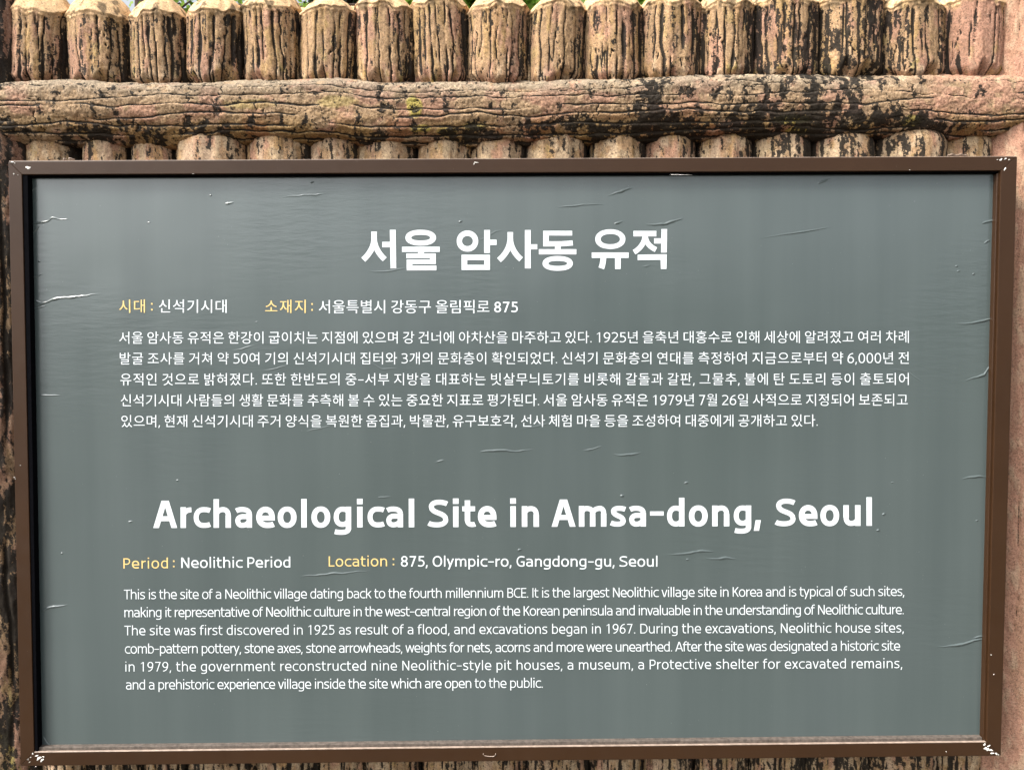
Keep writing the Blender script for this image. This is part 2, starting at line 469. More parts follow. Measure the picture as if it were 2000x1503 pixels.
# --- cross log
def make_beam():
    nx, nt = 1500, 210
    zc = (at(1000, 139, 0.05).z + at(1000, 270, 0.05).z) / 2
    rz = (at(1000, 137, 0.06).z - at(1000, 273, 0.06).z) / 2
    x = np.linspace(at(-60, 200, 0.04).x, at(2075, 200, 0.04).x, nx)
    th = np.linspace(R(-125), R(125), nt)                    # 0 faces the camera, + is up
    X, TH = np.meshgrid(x, th, indexing='ij')
    x1 = X[:, :1]
    c = np.cos(TH); s = np.sin(TH)
    P = 1000 + (X - CAM.x) / (0.035 - CAM.y) * FPX
    tilt = -0.0050 * (P - 1000) / 1000 * -1
    sag = (fbm(X * 7, X * 0 + 2, X * 0, 5, 3) - 0.5) * 0.012
    ry = 0.052
    rr = 1 + 0.13 * (fbm(X * 9, c * 1.1, s * 1.6, 61, 3) - 0.5)
    # lower belly bulges irregularly
    rr = rr + 0.16 * ss(0.0, -0.9, s) * (fbm(X * 14, c, s * 0 + 1, 71, 3) - 0.42)
    Yv = YLOG - np.sign(c) * np.abs(c) ** (0.58 + 0.9 * ss(0.4, 1.0, s)) * ry * rr
    Zv = zc + tilt + sag + np.sign(s) * np.abs(s) ** 0.95 * rz * rr
    # wandering grain lines running along the log
    gr = np.zeros_like(X); band = np.zeros_like(X); pal = np.random.RandomState(3)
    for k, t0 in enumerate([-1.2, -0.88, -0.60, -0.34, -0.10, 0.14, 0.40, 0.66, 0.90, 1.15]):
        wob = (fbm(x1 * 6 + k * 13.1, x1 * 0 + 0.35 * k, x1 * 0, 83, 4) - 0.5) * 0.42 + (fbm(x1 * 45 + k * 5, x1 * 0 + k, x1 * 0, 89, 3) - 0.5) * 0.10
        d = (TH - t0 - wob)
        pres = ss(0.26, 0.44, fbm(x1 * 9 + k * 31, x1 * 0 + k, x1 * 0, 97, 3))
        w = 0.013 + 0.022 * vnoise(x1 * 60 + k * 9, x1 * 0, x1 * 0, 103)
        gr = np.maximum(gr, np.exp(-(d / w) ** 2) * pres)
        # step: the plank below each line stands slightly proud
        band = band + 0.0013 * np.tanh(-d / 0.03) * np.exp(-np.abs(d) / 0.20) * pres
    fine = fbm(X * 16, TH * 7, X * 0, 109, 4)
    gr = np.maximum(gr, 0.8 * np.exp(-((fine - 0.5) / 0.011) ** 2) * ss(0.50, 0.66, fbm(X * 20, TH * 3, X * 0 + 5, 111, 3)))
    # short crossing cracks
    for k in range(34):
        xk = pal.uniform(x[0], x[-1]); tk = pal.uniform(-0.9, 1.1); L_ = pal.uniform(0.10, 0.3)
        dx = np.abs(X - xk - (fbm(TH[:1] * 9 + k, TH[:1] * 0, TH[:1] * 0, 107, 2) - 0.5) * 0.010)
        gr = np.maximum(gr, 0.7 * np.exp(-(dx / 0.0011) ** 2) * np.exp(-((TH - tk) / L_) ** 4))
    n1 = fbm(X * 38, Yv * 38, Zv * 60, 131, 4); n2 = fbm(X * 110, Yv * 110, Zv * 150, 137, 4); n3 = fbm(X * 420, Yv * 420, Zv * 420, 139, 3)
    off = band - gr * 0.0020 + (n2 - 0.5) * 0.0030 + (n3 - 0.5) * 0.0016
    Yv = Yv - off * c; Zv = Zv + off * s
    V = np.stack([X, Yv, Zv], -1).reshape(-1, 3)
    me = mesh('cross_log', V, grid_faces(nx, nt)[:, ::-1])
    up = ss(-0.1, 0.7, TH); dn = ss(-0.1, -0.8, TH)
    C = lerp(lerp(TAN[None, None], GREY[None, None], 0.25 * np.ones_like(X)), PINK[None, None], 0.8 * ss(0.48, 0.66, n1))
    C = lerp(C, GREY[None, None], up * (0.85 - 0.75 * ss(1600, 1900, P)) * ss(0.3, 0.55, n2 + 0.1))
    C = lerp(C, CREAM[None, None] * 1.05, 0.7 * up * ss(0.50, 0.64, fbm(X * 90, Yv * 40, Zv * 160, 149, 4)) * (0.35 + 0.65 * ss(1000, 1500, P)))
    C = lerp(C, PINK[None, None] * 1.05, 0.8 * ss(1750, 1950, P) * ss(0.3, 0.5, n2))
    C = lerp(C, OCHRE[None, None] * 0.8, 0.85 * dn * ss(0.36, 0.56, fbm(X * 30, Yv * 20, Zv * 60, 151, 4)))
    C = lerp(C, RUST[None, None], 0.6 * dn * ss(0.56, 0.68, fbm(X * 28 + 9, Yv * 30, Zv * 50, 157, 4)))
    C = C * (0.62 + 0.76 * n3[..., None])
    Q = 751.5 - (Zv - CAM.z) / (Yv - CAM.y) * FPX - 1500 * 0.0366   # photo row, for where the lichens grow
    for (lx_, ly_, wx, wy, am) in [(828, 215, 16, 20, 1.0), (838, 256, 22, 8, .8), (945, 252, 22, 8, .6), (1560, 240, 36, 10, .8), (1575, 262, 22, 10, .7), (1795, 243, 22, 12, .8), (510, 210, 50, 10, .35), (680, 205, 40, 12, .35), (890, 262, 20, 8, .4)]:
        C = lerp(C, LICHEN[None, None] * 1.1, 0.7 * am * ss(0.22, 0.5, np.exp(-((P - lx_) / wx) ** 2 - ((Q - ly_) / wy) ** 2) * (0.3 + 1.2 * n2)))
    st = fbm(X * 105, Yv * 60, Zv * 62, 163, 5) * 0.56 + fbm(X * 260, Yv * 260, Zv * 260, 167, 4) * 0.44
    reg = (0.165 * bumpf(P, 1580, 170) + 0.13 * bumpf(P, 1280, 70) + 0.10 * bumpf(P, 770, 40) * ss(280, 160, Q) + 0.15 * dn * ss(0.35, 0.6, fbm(X * 12, X * 0, TH, 171, 3))
           + 0.10 * bumpf(P, 1760, 120) * dn + 0.24 * bumpf(P, -10, 40) + 0.07 * bumpf(P, 60, 70) * dn)
    blk = np.maximum(st + reg - 0.63, (gr * (0.7 + 0.8 * n2) - 0.40) * 0.30)
    set_grime_shade(me, blk)
    set_col(me, C.reshape(-1, 3))
    return link('cross_log', me, M_CON, fence)
make_beam()

# --- end posts
def make_post(name, px0, px1, Y, seed, pink, dark):
    rng = np.random.RandomState(seed)
    a = at(px0, 800, Y - 0.07); b = at(px1, 800, Y - 0.07)
    cx, r = (a.x + b.x) / 2, (b.x - a.x) / 2
    na, nz = 240, 760
    zt = at(1000, -60, Y).z
    th = np.linspace(0, 2 * np.pi, na, endpoint=False); z = np.linspace(-0.02, zt, nz)
    TH, Z = np.meshgrid(th, z, indexing='ij')
    lx, ly = np.sin(TH), -np.cos(TH)
    ang = (TH + np.pi) % (2 * np.pi) - np.pi
    gr = np.zeros_like(Z)
    ng = 26
    top = ss(at(1000, 175, 0.05).z, at(1000, 130, 0.05).z, Z[:1])
    z1 = Z[:1]
    for k in range(ng):
        ga = (k + rng.uniform(-0.35, 0.35)) * 2 * np.pi / ng
        wob = (fbm(z1 * 5 + k * 7, z1 * 0, z1 * 0, seed, 4) - 0.5) * 0.42
        d = np.abs((ang - ga - wob + np.pi) % (2 * np.pi) - np.pi) * r
        pres = ss(0.45, 0.62, fbm(z1 * 7 + k * 3.1, z1 * 0 + k, z1 * 0, seed + 9, 3))
        pres = np.maximum(pres, top * 0.8) if pink > 0.5 else np.maximum(pres, 0.5 * ss(.4, .6, fbm(z1 * 9 + k, z1 * 0, z1 * 0, seed + 3, 3)))
        gr = np.maximum(gr, np.exp(-(d / (0.0012 + 0.0016 * dark * 4)) ** 2) * pres)
    n1 = fbm(lx * 3, ly * 3, Z * 12, seed + 1, 4); n2 = fbm(lx * 9, ly * 9, Z * 60, seed + 2, 4); n3 = fbm(lx * 40, ly * 40, Z * 380, seed + 4, 3)
    RR = r * (1 + 0.10 * (n1 - 0.5)) - gr * 0.0035 + (n2 - 0.5) * 0.004 + (n3 - 0.5) * 0.0014
    X = cx + lx * RR; Yv = Y + ly * RR
    V = np.stack([X, Yv, Z], -1).reshape(-1, 3)
    me = mesh(name, V, grid_faces(na, nz, True)[:, ::-1])
    C = lerp(TAN[None, None] * 0.95, PINK[None, None], np.clip(ss(0.35, 0.6, n1) + pink * 0.8, 0, 1))
    C = lerp(C, CREAM[None, None], 0.4 * ss(0.5, 0.7, n2) * (1 if pink > .5 else 0.4))
    C = C * (0.8 + 0.4 * n3[..., None])
    if pink < 0.5:
        C = C * 0.55
        C = lerp(C, LICHEN[None, None] * 0.8, 0.6 * ss(0.52, 0.62, fbm(lx * 12, ly * 12, Z * 40, seed + 6, 4)) * ss(1.25, 1.0, Z))
    m = fbm(lx * 6, ly * 6, Z * 30, seed + 5, 5) * 0.6 + fbm(lx * 24, ly * 24, Z * 220, seed + 7, 3) * 0.4
    bl = np.maximum(m + dark - 0.63, (gr - (0.75 if pink > .5 else 0.40)) * 0.25)
    set_grime_shade(me, bl)
    set_col(me, C.reshape(-1, 3))
    # round top closing
    o = link(name, me, M_CON, fence)
    bm = bmesh.new()
    bmesh.ops.create_uvsphere(bm, u_segments=48, v_segments=20, radius=1.0)
    for v in bm.verts: v.co = Vector((cx + v.co.x * r * 1.01, Y + v.co.y * r * 1.01, zt + v.co.z * 0.035))
    m2 = bpy.data.meshes.new('post_cap'); bm.to_mesh(m2); bm.free()
    m2.polygons.foreach_set('use_smooth', [True] * len(m2.polygons))
    vv = np.zeros(len(m2.vertices) * 3); m2.vertices.foreach_get('co', vv); vv = vv.reshape(-1, 3)
    set_col(m2, CAPC[None] * (0.8 + 0.4 * fbm(vv[:, 0] * 90, vv[:, 1] * 90, vv[:, 2] * 90, 5, 3))[:, None])
    set_grime_shade(m2, np.full(len(vv), -0.2))
    m2.materials.append(M_CON)
    c = bpy.data.objects.new('post_cap', m2); col.objects.link(c); c.parent = o
    return o
lp = make_post('end_post', -150, 46, YLOG + 0.01, 901, 0.0, 0.17)
lp['label'] = 'dark mossy end post at the left of the fence'
rp = make_post('end_post', 1950, 2150, YLOG + 0.01, 957, 1.0, -0.12)
rp['label'] = 'clean pink end post at the right of the fence'

# ------------------------------------------------------------------ sign
PD = 0.010      # depth of the panel behind the face of the frame
sign = empty('information_sign', (0, 0.02, 0.72))
tag(sign, 'grey information board in a brown metal frame with white Korean and English lettering', 'sign')
OUT = [(16, 315), (1987, 306), (1955, 1475), (40, 1495)]
INN = [(42.5, 341), (1955, 333), (1927, 1448.5), (66.5, 1468.5)]
O3 = [at(x, y, 0.0) for x, y in OUT]; I3 = [at(x, y, 0.0) for x, y in INN]

def bev_obj(name, bm, mat, parent, w=0.0007, seg=2, smooth=False):
    bmesh.ops.recalc_face_normals(bm, faces=bm.faces)
    if w:
        bmesh.ops.bevel(bm, geom=list(bm.edges), offset=w, segments=seg, profile=0.6, affect='EDGES', clamp_overlap=True)
    me = bpy.data.meshes.new(name); bm.to_mesh(me); bm.free()
    if smooth: me.polygons.foreach_set('use_smooth', [True] * len(me.polygons))
    return link(name, me, mat, parent)

def prism(bm, quad, y0, y1):
    vs = [bm.verts.new((p.x, y, p.z)) for y in (y0, y1) for p in quad]
    n = len(quad)
    bm.faces.new(vs[:n]); bm.faces.new(vs[n:][::-1])
    for i in range(n):
        j = (i + 1) % n
        bm.faces.new((vs[i], vs[n + i], vs[n + j], vs[j]))

for i in range(4):
    j = (i + 1) % 4
    q = [O3[i], O3[j], I3[j], I3[i]]
    # leave a hairline mitre at each corner
    cq = sum(q, Vector()) / 4
    bm = bmesh.new(); prism(bm, [p + (cq - p).normalized() * 0.00003 for p in q], 0.0, 0.040)
    bev_obj('frame_rail', bm, M_FRAME, sign)
# backing sheet
bm = bmesh.new(); prism(bm, [at(x, y, 0.0) for x, y in [(40, 338), (1960, 330), (1930, 1452), (60, 1472)]], 0.0125, 0.030)
bev_obj('backing_sheet', bm, M_BACK, sign, 0)
# painted shade: black strips along the left and upper inside of the frame
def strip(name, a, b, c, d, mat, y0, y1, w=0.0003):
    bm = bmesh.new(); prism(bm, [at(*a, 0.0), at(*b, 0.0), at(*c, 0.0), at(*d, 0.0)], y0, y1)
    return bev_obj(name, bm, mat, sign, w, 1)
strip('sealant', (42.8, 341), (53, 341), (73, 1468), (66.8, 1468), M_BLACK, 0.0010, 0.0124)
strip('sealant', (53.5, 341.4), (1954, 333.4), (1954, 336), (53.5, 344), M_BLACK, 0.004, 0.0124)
# the inner lip at the right and the dusty ledge at the bottom
strip('inner_lip', (1950.5, 337), (1955, 337), (1927, 1448), (1923, 1448), M_FRAME, 0.0030, 0.0124, 0.0004)
lg = strip('dust_ledge', (67, 1461.5), (1922, 1441.5), (1922, 1448.4), (67, 1468.4), M_DUST, 0.0035, 0.0124, 0.0004)
strip('worn_edge', (67, 1467.3), (1926, 1447.3), (1926, 1448.7), (67, 1468.7), M_WORN, -0.0003, 0.0030, 0.0002)
strip('worn_edge', (17, 313.6), (1985, 304.7), (1985, 305.8), (17, 314.8), M_WORN, 0.0006, 0.010, 0.0002)

# film-faced panel
def panel():
    nx, nz = 260, 160
    c = [at(53.5, 344.3, PD), at(1951, 336.3, PD), at(1923, 1441, PD), at(73.5, 1461, PD)]
    V = []
    for i in range(nx):
        for j in range(nz):
            u, v = i / (nx - 1), j / (nz - 1)
            p = c[0] * (1 - u) * (1 - v) + c[1] * u * (1 - v) + c[2] * u * v + c[3] * (1 - u) * v
            V.append((p.x, PD, p.z))
    V = np.array(V)
    me = mesh('panel', V, grid_faces(nx, nz), True)
    o = link('panel', me, M_VINYL, sign)
    return o
pn = panel()
TY = PD - 0.00035     # face of the lettering

# ------------------------------------------------------------------ wrinkles and blisters of the film (film material)
def wrinkle(pts, wpx=5.0, hmm=0.7, seed=0):
    rng = np.random.RandomState(seed + 5)
    P = np.array(pts, float)
    seg = np.sqrt(((P[1:] - P[:-1]) ** 2).sum(1)); s = np.concatenate([[0], np.cumsum(seg)])
    n = max(14, int(s[-1] / 1.2)); t = np.linspace(0, s[-1], n)
    X = np.interp(t, s, P[:, 0]); Yp = np.interp(t, s, P[:, 1])
    if n > 16:
        Yp = Yp + (fbm(t / 16, t * 0 + seed, t * 0, seed, 3) - 0.5) * 3.2
        ker = np.ones(5) / 5
        Yp[2:-2] = np.convolve(Yp, ker, 'valid')
    u = t / s[-1]
    pk = rng.uniform(0.35, 0.65)
    tap = np.sin(np.pi * u ** (math.log(0.5) / math.log(pk))) ** 0.8
    tap = tap * (0.55 + 0.75 * fbm(t / 12, t * 0, t * 0 + seed, seed + 3, 2))
    dx = np.gradient(X); dy = np.gradient(Yp); L_ = np.hypot(dx, dy) + 1e-6
    nx_, ny_ = -dy / L_, dx / L_
    m = 13
    V = []
    for k in range(n):
        for j in range(m):
            a = j / (m - 1) * 2 - 1
            hh = (math.cos(math.pi * a) * 0.5 + 0.5) ** 1.2
            w = wpx * (0.35 + 0.65 * tap[k])
            p = at(X[k] + nx_[k] * a * w, Yp[k] + ny_[k] * a * w, PD)
            V.append((p.x, PD - 0.00003 - hh * hmm * 0.001 * max(tap[k], 0.02), p.z))
    me = mesh('film_wrinkle', V, grid_faces(n, m), True)
    o = link('film_wrinkle', me, M_VINYL, pn)
    return o

WR = [([(57, 379), (66, 370), (73, 362)], 4, 1.0), ([(57, 397), (66, 393), (73, 388)], 4, .8), ([(58, 438), (80, 434), (95, 431), (101, 426), (118, 428), (135, 426)], 4, 1.3),
      ([(60, 459), (70, 450), (77, 440)], 4, 1.0), ([(56, 543), (70, 540), (84, 533)], 4.5, 1.2), ([(58, 587), (70, 587), (82, 592)], 4, 1.0),
      ([(62, 602), (100, 586), (120, 581), (150, 580), (197, 573)], 5, 1.4), ([(60, 604), (75, 602), (90, 595)], 4, .8),
      ([(64, 774), (90, 771), (118, 771)], 4, .8), ([(73, 1198), (92, 1187), (112, 1183), (132, 1180)], 5, 1.2),
      ([(550, 386), (590, 381), (637, 379)], 4, .7), ([(440, 398), (448, 397), (457, 395)], 5, 1.2), ([(1090, 404), (1140, 400), (1180, 398)], 4, .8),
      ([(1188, 381), (1212, 374), (1234, 366)], 6, 1.6), ([(1598, 359), (1610, 354), (1620, 349)], 4.5, 1.2),
      ([(1262, 440), (1298, 438), (1312, 433), (1334, 426)], 6, 1.6), ([(1200, 437), (1208, 435), (1217, 432)], 5, 1.4),
      ([(936, 469), (955, 460), (968, 452), (982, 450)], 5.5, 1.6), ([(722, 531), (765, 528), (792, 523)], 4.5, .8),
      ([(1478, 466), (1550, 455), (1622, 444)], 3.5, .8), ([(1253, 521), (1262, 520), (1270, 518)], 4.5, 1.2),
      ([(1918, 436), (1932, 433), (1948, 428)], 6, 1.6), ([(1922, 476), (1928, 471), (1934, 469)], 4, 1.2), ([(1935, 358), (1948, 358)], 4, 1.0),
      ([(1868, 633), (1905, 630), (1943, 622)], 5.5, 1.8), ([(1885, 744), (1922, 732), (1938, 706)], 5, 1.5), ([(1878, 935), (1912, 930), (1936, 932)], 5, 1.4),
      ([(1828, 1263), (1878, 1258), (1898, 1251), (1925, 1247)], 6, 1.8), ([(1900, 1246), (1912, 1242), (1925, 1240)], 4, 1.2),
      ([(938, 881), (985, 879), (1012, 882), (1042, 877)], 4.5, 1.2), ([(1138, 879), (1158, 876), (1174, 871)], 4, 1.0), ([(1198, 888), (1233, 888), (1252, 883)], 5, 1.4),
      ([(848, 903), (868, 898)], 4, .8), ([(598, 842), (622, 837), (650, 829)], 4, .9), ([(455, 684), (475, 680), (497, 674)], 3.5, .6), ([(515, 723), (540, 719), (562, 712)], 3.5, .6),
      ([(726, 708), (745, 720), (775, 720)], 3.5, .6), ([(1020, 836), (1050, 833), (1075, 826)], 5, .9),
      ([(588, 1125), (650, 1120), (726, 1113)], 4.5, .9), ([(1300, 1083), (1342, 1080), (1372, 1076), (1394, 1077)], 6, 1.3), ([(1376, 1090), (1408, 1090), (1418, 1088), (1438, 1090)], 6, 1.2),
      ([(1730, 720), (1772, 726), (1802, 746)], 3, .6), ([(738, 972), (764, 969)], 4, .7), ([(606, 357), (614, 355)], 4, 1.3), ([(896, 434), (903, 431)], 4, 1.4),
      ([(1211, 968), (1219, 967)], 5, 1.4), ([(1336, 943), (1345, 941)], 4, 1.2), ([(1722, 1005), (1729, 1002)], 5, 1.6), ([(1711, 1036), (1718, 1034)], 5, 1.4), ([(1011, 1074), (1019, 1072)], 5, 1.3),
      ([(250, 1019), (260, 1017)], 4, 1.0), ([(118, 1081), (123, 1079)], 4, 1.2), ([(1866, 520), (1872, 519)], 4, 1.2), ([(1869, 530), (1875, 528)], 4, 1.2), ([(1898, 536), (1904, 534)], 4, 1.3),
      ([(344, 938), (350, 937)], 4, 1.0), ([(498, 629), (504, 628)], 3.5, 1.0), ([(288, 435), (294, 434)], 3.5, 1.1), ([(74, 511), (79, 510)], 3.5, 1.1), ([(1740, 942), (1746, 941)], 3.5, 1.1),
      ([(1905, 1017), (1911, 1015)], 4, 1.1), ([(1340, 1093), (1346, 1091)], 5, 1.0), ([(408, 382), (414, 381)], 3.5, 1.0), ([(84, 1436), (92, 1450), (104, 1460)], 3, 1.2), ([(76, 1446), (84, 1456), (92, 1461)], 3, 1.2), ([(100, 1461), (115, 1459), (132, 1461)], 3, 1.0),
      ([(697, 1460.5), (716, 1456), (734, 1456)], 3, 1.0), ([(1894, 1432), (1904, 1440)], 3, 1.2), ([(1400, 1440), (1400.5, 1449)], 3, 1.0)]
for i, (p, w, h) in enumerate(WR):
    mx, my = sum(q[0] for q in p) / len(p), sum(q[1] for q in p) / len(p)
    lett = 225 < mx < 1790 and (575 < my < 850 or 1135 < my < 1350) or 700 < mx < 1310 and 440 < my < 535 or 1560 < mx < 1660 and 980 < my < 1035
    wrinkle(p, w * (0.55 if lett else 0.62), 0.30 if lett else h * 0.62, i)

# ------------------------------------------------------------------ lettering
K_ = 0.5523
def path(start, *ops):
    """polyline from quarter-ellipse / line / cubic steps; returns points"""
    pts = [np.array(start, float)]
    i = 0
    while i < len(ops):
        o = ops[i]; cur = pts[-1]
        if o == 'l':
            pts.append(np.array(ops[i + 1], float)); i += 2; continue
        if o in 'vh':
            e = np.array(ops[i + 1], float); k = 0.60
            if o == 'v': c1 = cur + np.array((0, (e[1] - cur[1]) * k)); c2 = e - np.array(((e[0] - cur[0]) * k, 0))
            else: c1 = cur + np.array(((e[0] - cur[0]) * k, 0)); c2 = e - np.array((0, (e[1] - cur[1]) * k))
            i += 2
        else:
            c1, c2, e = [np.array(q, float) for q in ops[i + 1:i + 4]]; i += 4
        for t in np.linspace(0, 1, 9)[1:]:
            pts.append((1 - t) ** 3 * cur + 3 * (1 - t) ** 2 * t * c1 + 3 * (1 - t) * t * t * c2 + t ** 3 * e)
    return pts

def ribbon(pts, w, closed=False):
    """quads of a stroke of width w with mitred joints"""
    P = [pts[0]]
    for p in pts[1:]:
        if np.hypot(*(p - P[-1])) > 1e-4: P.append(p)
    P = np.array(P); n = len(P)
    L = []; Rr = []
    for i in range(n):
        d0 = P[i] - P[i - 1] if i else P[1] - P[0]
        d1 = P[i + 1] - P[i] if i < n - 1 else P[-1] - P[-2]
        d0 = d0 / np.hypot(*d0); d1 = d1 / np.hypot(*d1)
        n0 = np.array((-d0[1], d0[0])); n1 = np.array((-d1[1], d1[0]))
        b = n0 + n1; q = np.hypot(*b)
        if q < 0.3: b = n0; k = 1
        else: b = b / q; k = 1 / max(0.35, b @ n0)
        L.append(P[i] + b * k * w / 2); Rr.append(P[i] - b * k * w / 2)
    return [[L[i], Rr[i], Rr[i + 1], L[i + 1]] for i in range(n - 1)]

def D(x0, y0, x1, y1, w):
    s = abs(y1 - y0) / math.hypot(x1 - x0, y1 - y0); d = w / 2 / s
    return [[(x0 - d, y0), (x0 + d, y0), (x1 + d, y1), (x1 - d, y1)]]
def ring(cx, cy, rx, ry, wx, wy=None, n=40, pw=1.0):
    wy = wy or wx; q = []
    for i in range(n):
        a, b = 2 * math.pi * i / n, 2 * math.pi * (i + 1) / n
        f = lambda t, ax, ay: (cx + ax * math.copysign(abs(math.cos(t)) ** pw, math.cos(t)), cy + ay * math.copysign(abs(math.sin(t)) ** pw, math.sin(t)))
        q.append([f(a, rx, ry), f(b, rx, ry), f(b, rx - wx, ry - wy), f(a, rx - wx, ry - wy)])
    return q
def box(x0, y0, x1, y1): return [[(x0, y0), (x1, y0), (x1, y1), (x0, y1)]]

X_ = 76.0
def glyph(ch, w):
    """strokes of a Latin glyph: cap height 100, stroke w; returns (parts, width, left, right)"""
    h = w / 2; wh = w * 0.90; S = 10; O = 5.5
    Pp = lambda *a: ribbon(path(*a), w)
    Ph = lambda *a: ribbon(path(*a), wh)
    stem = lambda x, y0, y1: box(x - h, y0, x + h, y1)
    t = X_ - wh / 2; g = wh / 2
    if ch == 'o': W = 66 + w * .15; return [ring(W / 2, X_ / 2, W / 2, X_ / 2 + 1, w, wh, pw=.93)], W, O, O
    if ch == 'n': W = 56 + w * .35; return [stem(h, 0, X_), Ph((h, X_ - 32), 'v', (W / 2 + 3, t), 'h', (W - h, X_ - 30)), stem(W - h, 0, X_ - 30)], W, S, S - 1
    if ch == 'h': W = 56 + w * .4; return [stem(h, 0, 105), Ph((h, X_ - 32), 'v', (W / 2 + 3, t), 'h', (W - h, X_ - 30)), stem(W - h, 0, X_ - 30)], W, S, S - 1
    if ch == 'u': W = 56 + w * .35; return [stem(W - h, 0, X_), Ph((W - h, 32), 'v', (W / 2 - 3, g), 'h', (h, 30)), stem(h, 30, X_)], W, S - 1, S
    if ch == 'm': W = 90 + w * .55; c = W / 2; return [stem(h, 0, X_), Ph((h, X_ - 30), 'v', (W * .27 + 2, t), 'h', (c, X_ - 27)), stem(c, 0, X_ - 27), Ph((c, X_ - 30), 'v', (W * .75 + 2, t), 'h', (W - h, X_ - 27)), stem(W - h, 0, X_ - 27)], W, S, S - 1
    if ch == 'r': W = 36 + w * .2; return [stem(h, 0, X_), Ph((h, X_ - 34), 'v', (W, t - 0.5))], W, S, 1
    if ch == 'a':
        W = 54 + w * .45; yb = 43 - w * .10
        return [Ph((5, t - 5), 'c', (12, t - 1), (18, t), (27, t), 'h', (W - h, X_ - 25)), stem(W - h, 0, X_ - 25),
                Ph((W - h, yb), 'l', (30, yb), 'h', (h + 0.5, (yb + g) / 2 + 1), 'v', (26, g), 'c', (38, g), (W - w, g + 3), (W - h, g + 13))], W, O - 1, S - 1
    if ch == 'c': W = 55 + w * .3; return [Ph((W, t - 4), 'c', (W - 7, t - 1), (W - 12, t), (W * .6, t), 'h', (h, X_ / 2), 'v', (W * .6, g), 'c', (W - 12, g), (W - 7, g + 1), (W, g + 4))], W, O, 2
    if ch == 'e': W = 62 + w * .3; return [box(w, X_ / 2 - 3 - g, W - h, X_ / 2 - 3 + g), Pp((W - h, X_ / 2 - 3 - g), 'l', (W - h, X_ / 2), 'v', (W / 2, t), 'h', (h, X_ / 2), 'v', (W * .58, g), 'c', (W - 16, g), (W - 10, g + 1), (W - 4, g + 4))], W, O, O - 1
    if ch == 's': W = 50 + w * .35; return [Ph((W - 3, t - 4), 'c', (W - 12, t), (W * .6, t), (W * .52, t), 'h', (h + .5, X_ * .74), 'c', (h + .5, X_ * .50), (W - h - .5, X_ * .54), (W - h - .5, X_ * .27), 'v', (W * .45, g), 'c', (W * .3, g), (9, g + 1), (1, g + 5))], W, O, O - 1
    if ch in 'dgq':
        W = 57 + w * .4; lo = g if ch == 'd' else g + 2
        b = [Ph((W - h, X_ - 16), 'c', (W - w, t - 1), (W * .62, t), (W * .5, t), 'h', (h, X_ / 2), 'v', (W * .5, lo), 'c', (W * .62, lo), (W - w, lo + 1), (W - h, lo + 12))]
        if ch == 'd': return b + [stem(W - h, 0, 105)], W, O, S
        return b + [stem(W - h, -8, X_), Ph((W - h, -6), 'v', (W * .45, -27 + g), 'c', (W * .3, -27 + g), (12, -26 + g), (5, -24 + g))], W, O, S
    if ch in 'bp':
        W = 57 + w * .4
        return [stem(h, 0 if ch == 'b' else -27, 105 if ch == 'b' else X_), Ph((h, X_ - 16), 'c', (w, t - 1), (W * .38, t), (W * .5, t), 'h', (W - h, X_ / 2), 'v', (W * .5, g), 'c', (W * .38, g), (w, g + 1), (h, g + 12))], W, S, O
    if ch == 'l': return [stem(h, 0, 105)], w, S + 1, S + 1
    if ch == 'i': return [stem(h, 0, X_), box(-.5, 105 - w * 1.0, w + .5, 105)], w, S + 1, S + 1
    if ch == 't': W = 42 + w * .3; x = 9 + h; return [stem(x, 22, 98), Ph((x, 24), 'v', (W - 12, g), 'c', (W - 8, g), (W - 4, g + .5), (W - 1, g + 2)), box(0, X_ - wh, W - 1, X_)], W, 2, 3
    if ch == 'f': W = 40 + w * .25; x = 9 + h; return [stem(x, 0, 82), Ph((x, 80), 'v', (W - 8, 105 - g), 'l', (W, 105 - g - 1)), box(0, X_ - wh, W - 3, X_)], W, 2, 1
    if ch == 'k': W = 54 + w * .4; return [stem(h, 0, 105), D(w - 1, 34, W - h * 1.4, X_, w * .95), D(w + 11, 46, W - h * 1.2, 0, w)], W, S, 1
    if ch == 'v': W = 58 + w * .4; return [D(h * 1.1, X_, W / 2 - h * .25, 0, w), D(W - h * 1.1, X_, W / 2 + h * .25, 0, w)], W, 1, 1
    if ch == 'y': W = 58 + w * .4; return [D(h * 1.1, X_, W / 2 + 0, 4, w), D(W - h * 1.1, X_, W / 2 - 14, -27, w)], W, 1, 1
    if ch == 'x': W = 56 + w * .4; return [D(h * 1.2, X_, W - h * 1.2, 0, w), D(W - h * 1.2, X_, h * 1.2, 0, w)], W, 1.5, 1.5
    if ch == 'w': W = 90 + w * .4; q = W / 4; return [D(h, X_, q, 0, w * .95), D(2 * q, X_, q, 0, w * .95), D(2 * q, X_, 3 * q, 0, w * .95), D(W - h, X_, 3 * q, 0, w * .95)], W, 1, 1
    if ch == 'A': W = 78 + w * .55; return [D(h * 1.1, 0, W / 2 - h * .3, 100, w), D(W - h * 1.1, 0, W / 2 + h * .3, 100, w), box(W * .22, 25, W * .78, 25 + wh)], W, 1, 1
    if ch == 'N': W = 66 + w * .4; return [stem(h, 0, 100), stem(W - h, 0, 100), D(h, 100, W - h, 0, w * 1.05)], W, S, S
    if ch == 'T': W = 66 + w * .2; return [stem(W / 2, 0, 100), box(0, 100 - wh, W, 100)], W, 1, 1
    if ch == 'I': return [stem(h, 0, 100)], w, S + 1, S + 1
    if ch == 'L': W = 50 + w * .2; return [stem(h, 0, 100), box(h, 0, W, wh)], W, S, 2
    if ch == 'E': W = 50 + w * .3; return [stem(h, 0, 100), box(h, 0, W, wh), box(h, 50 - g, W - 4, 50 + g), box(h, 100 - wh, W, 100)], W, S, 4
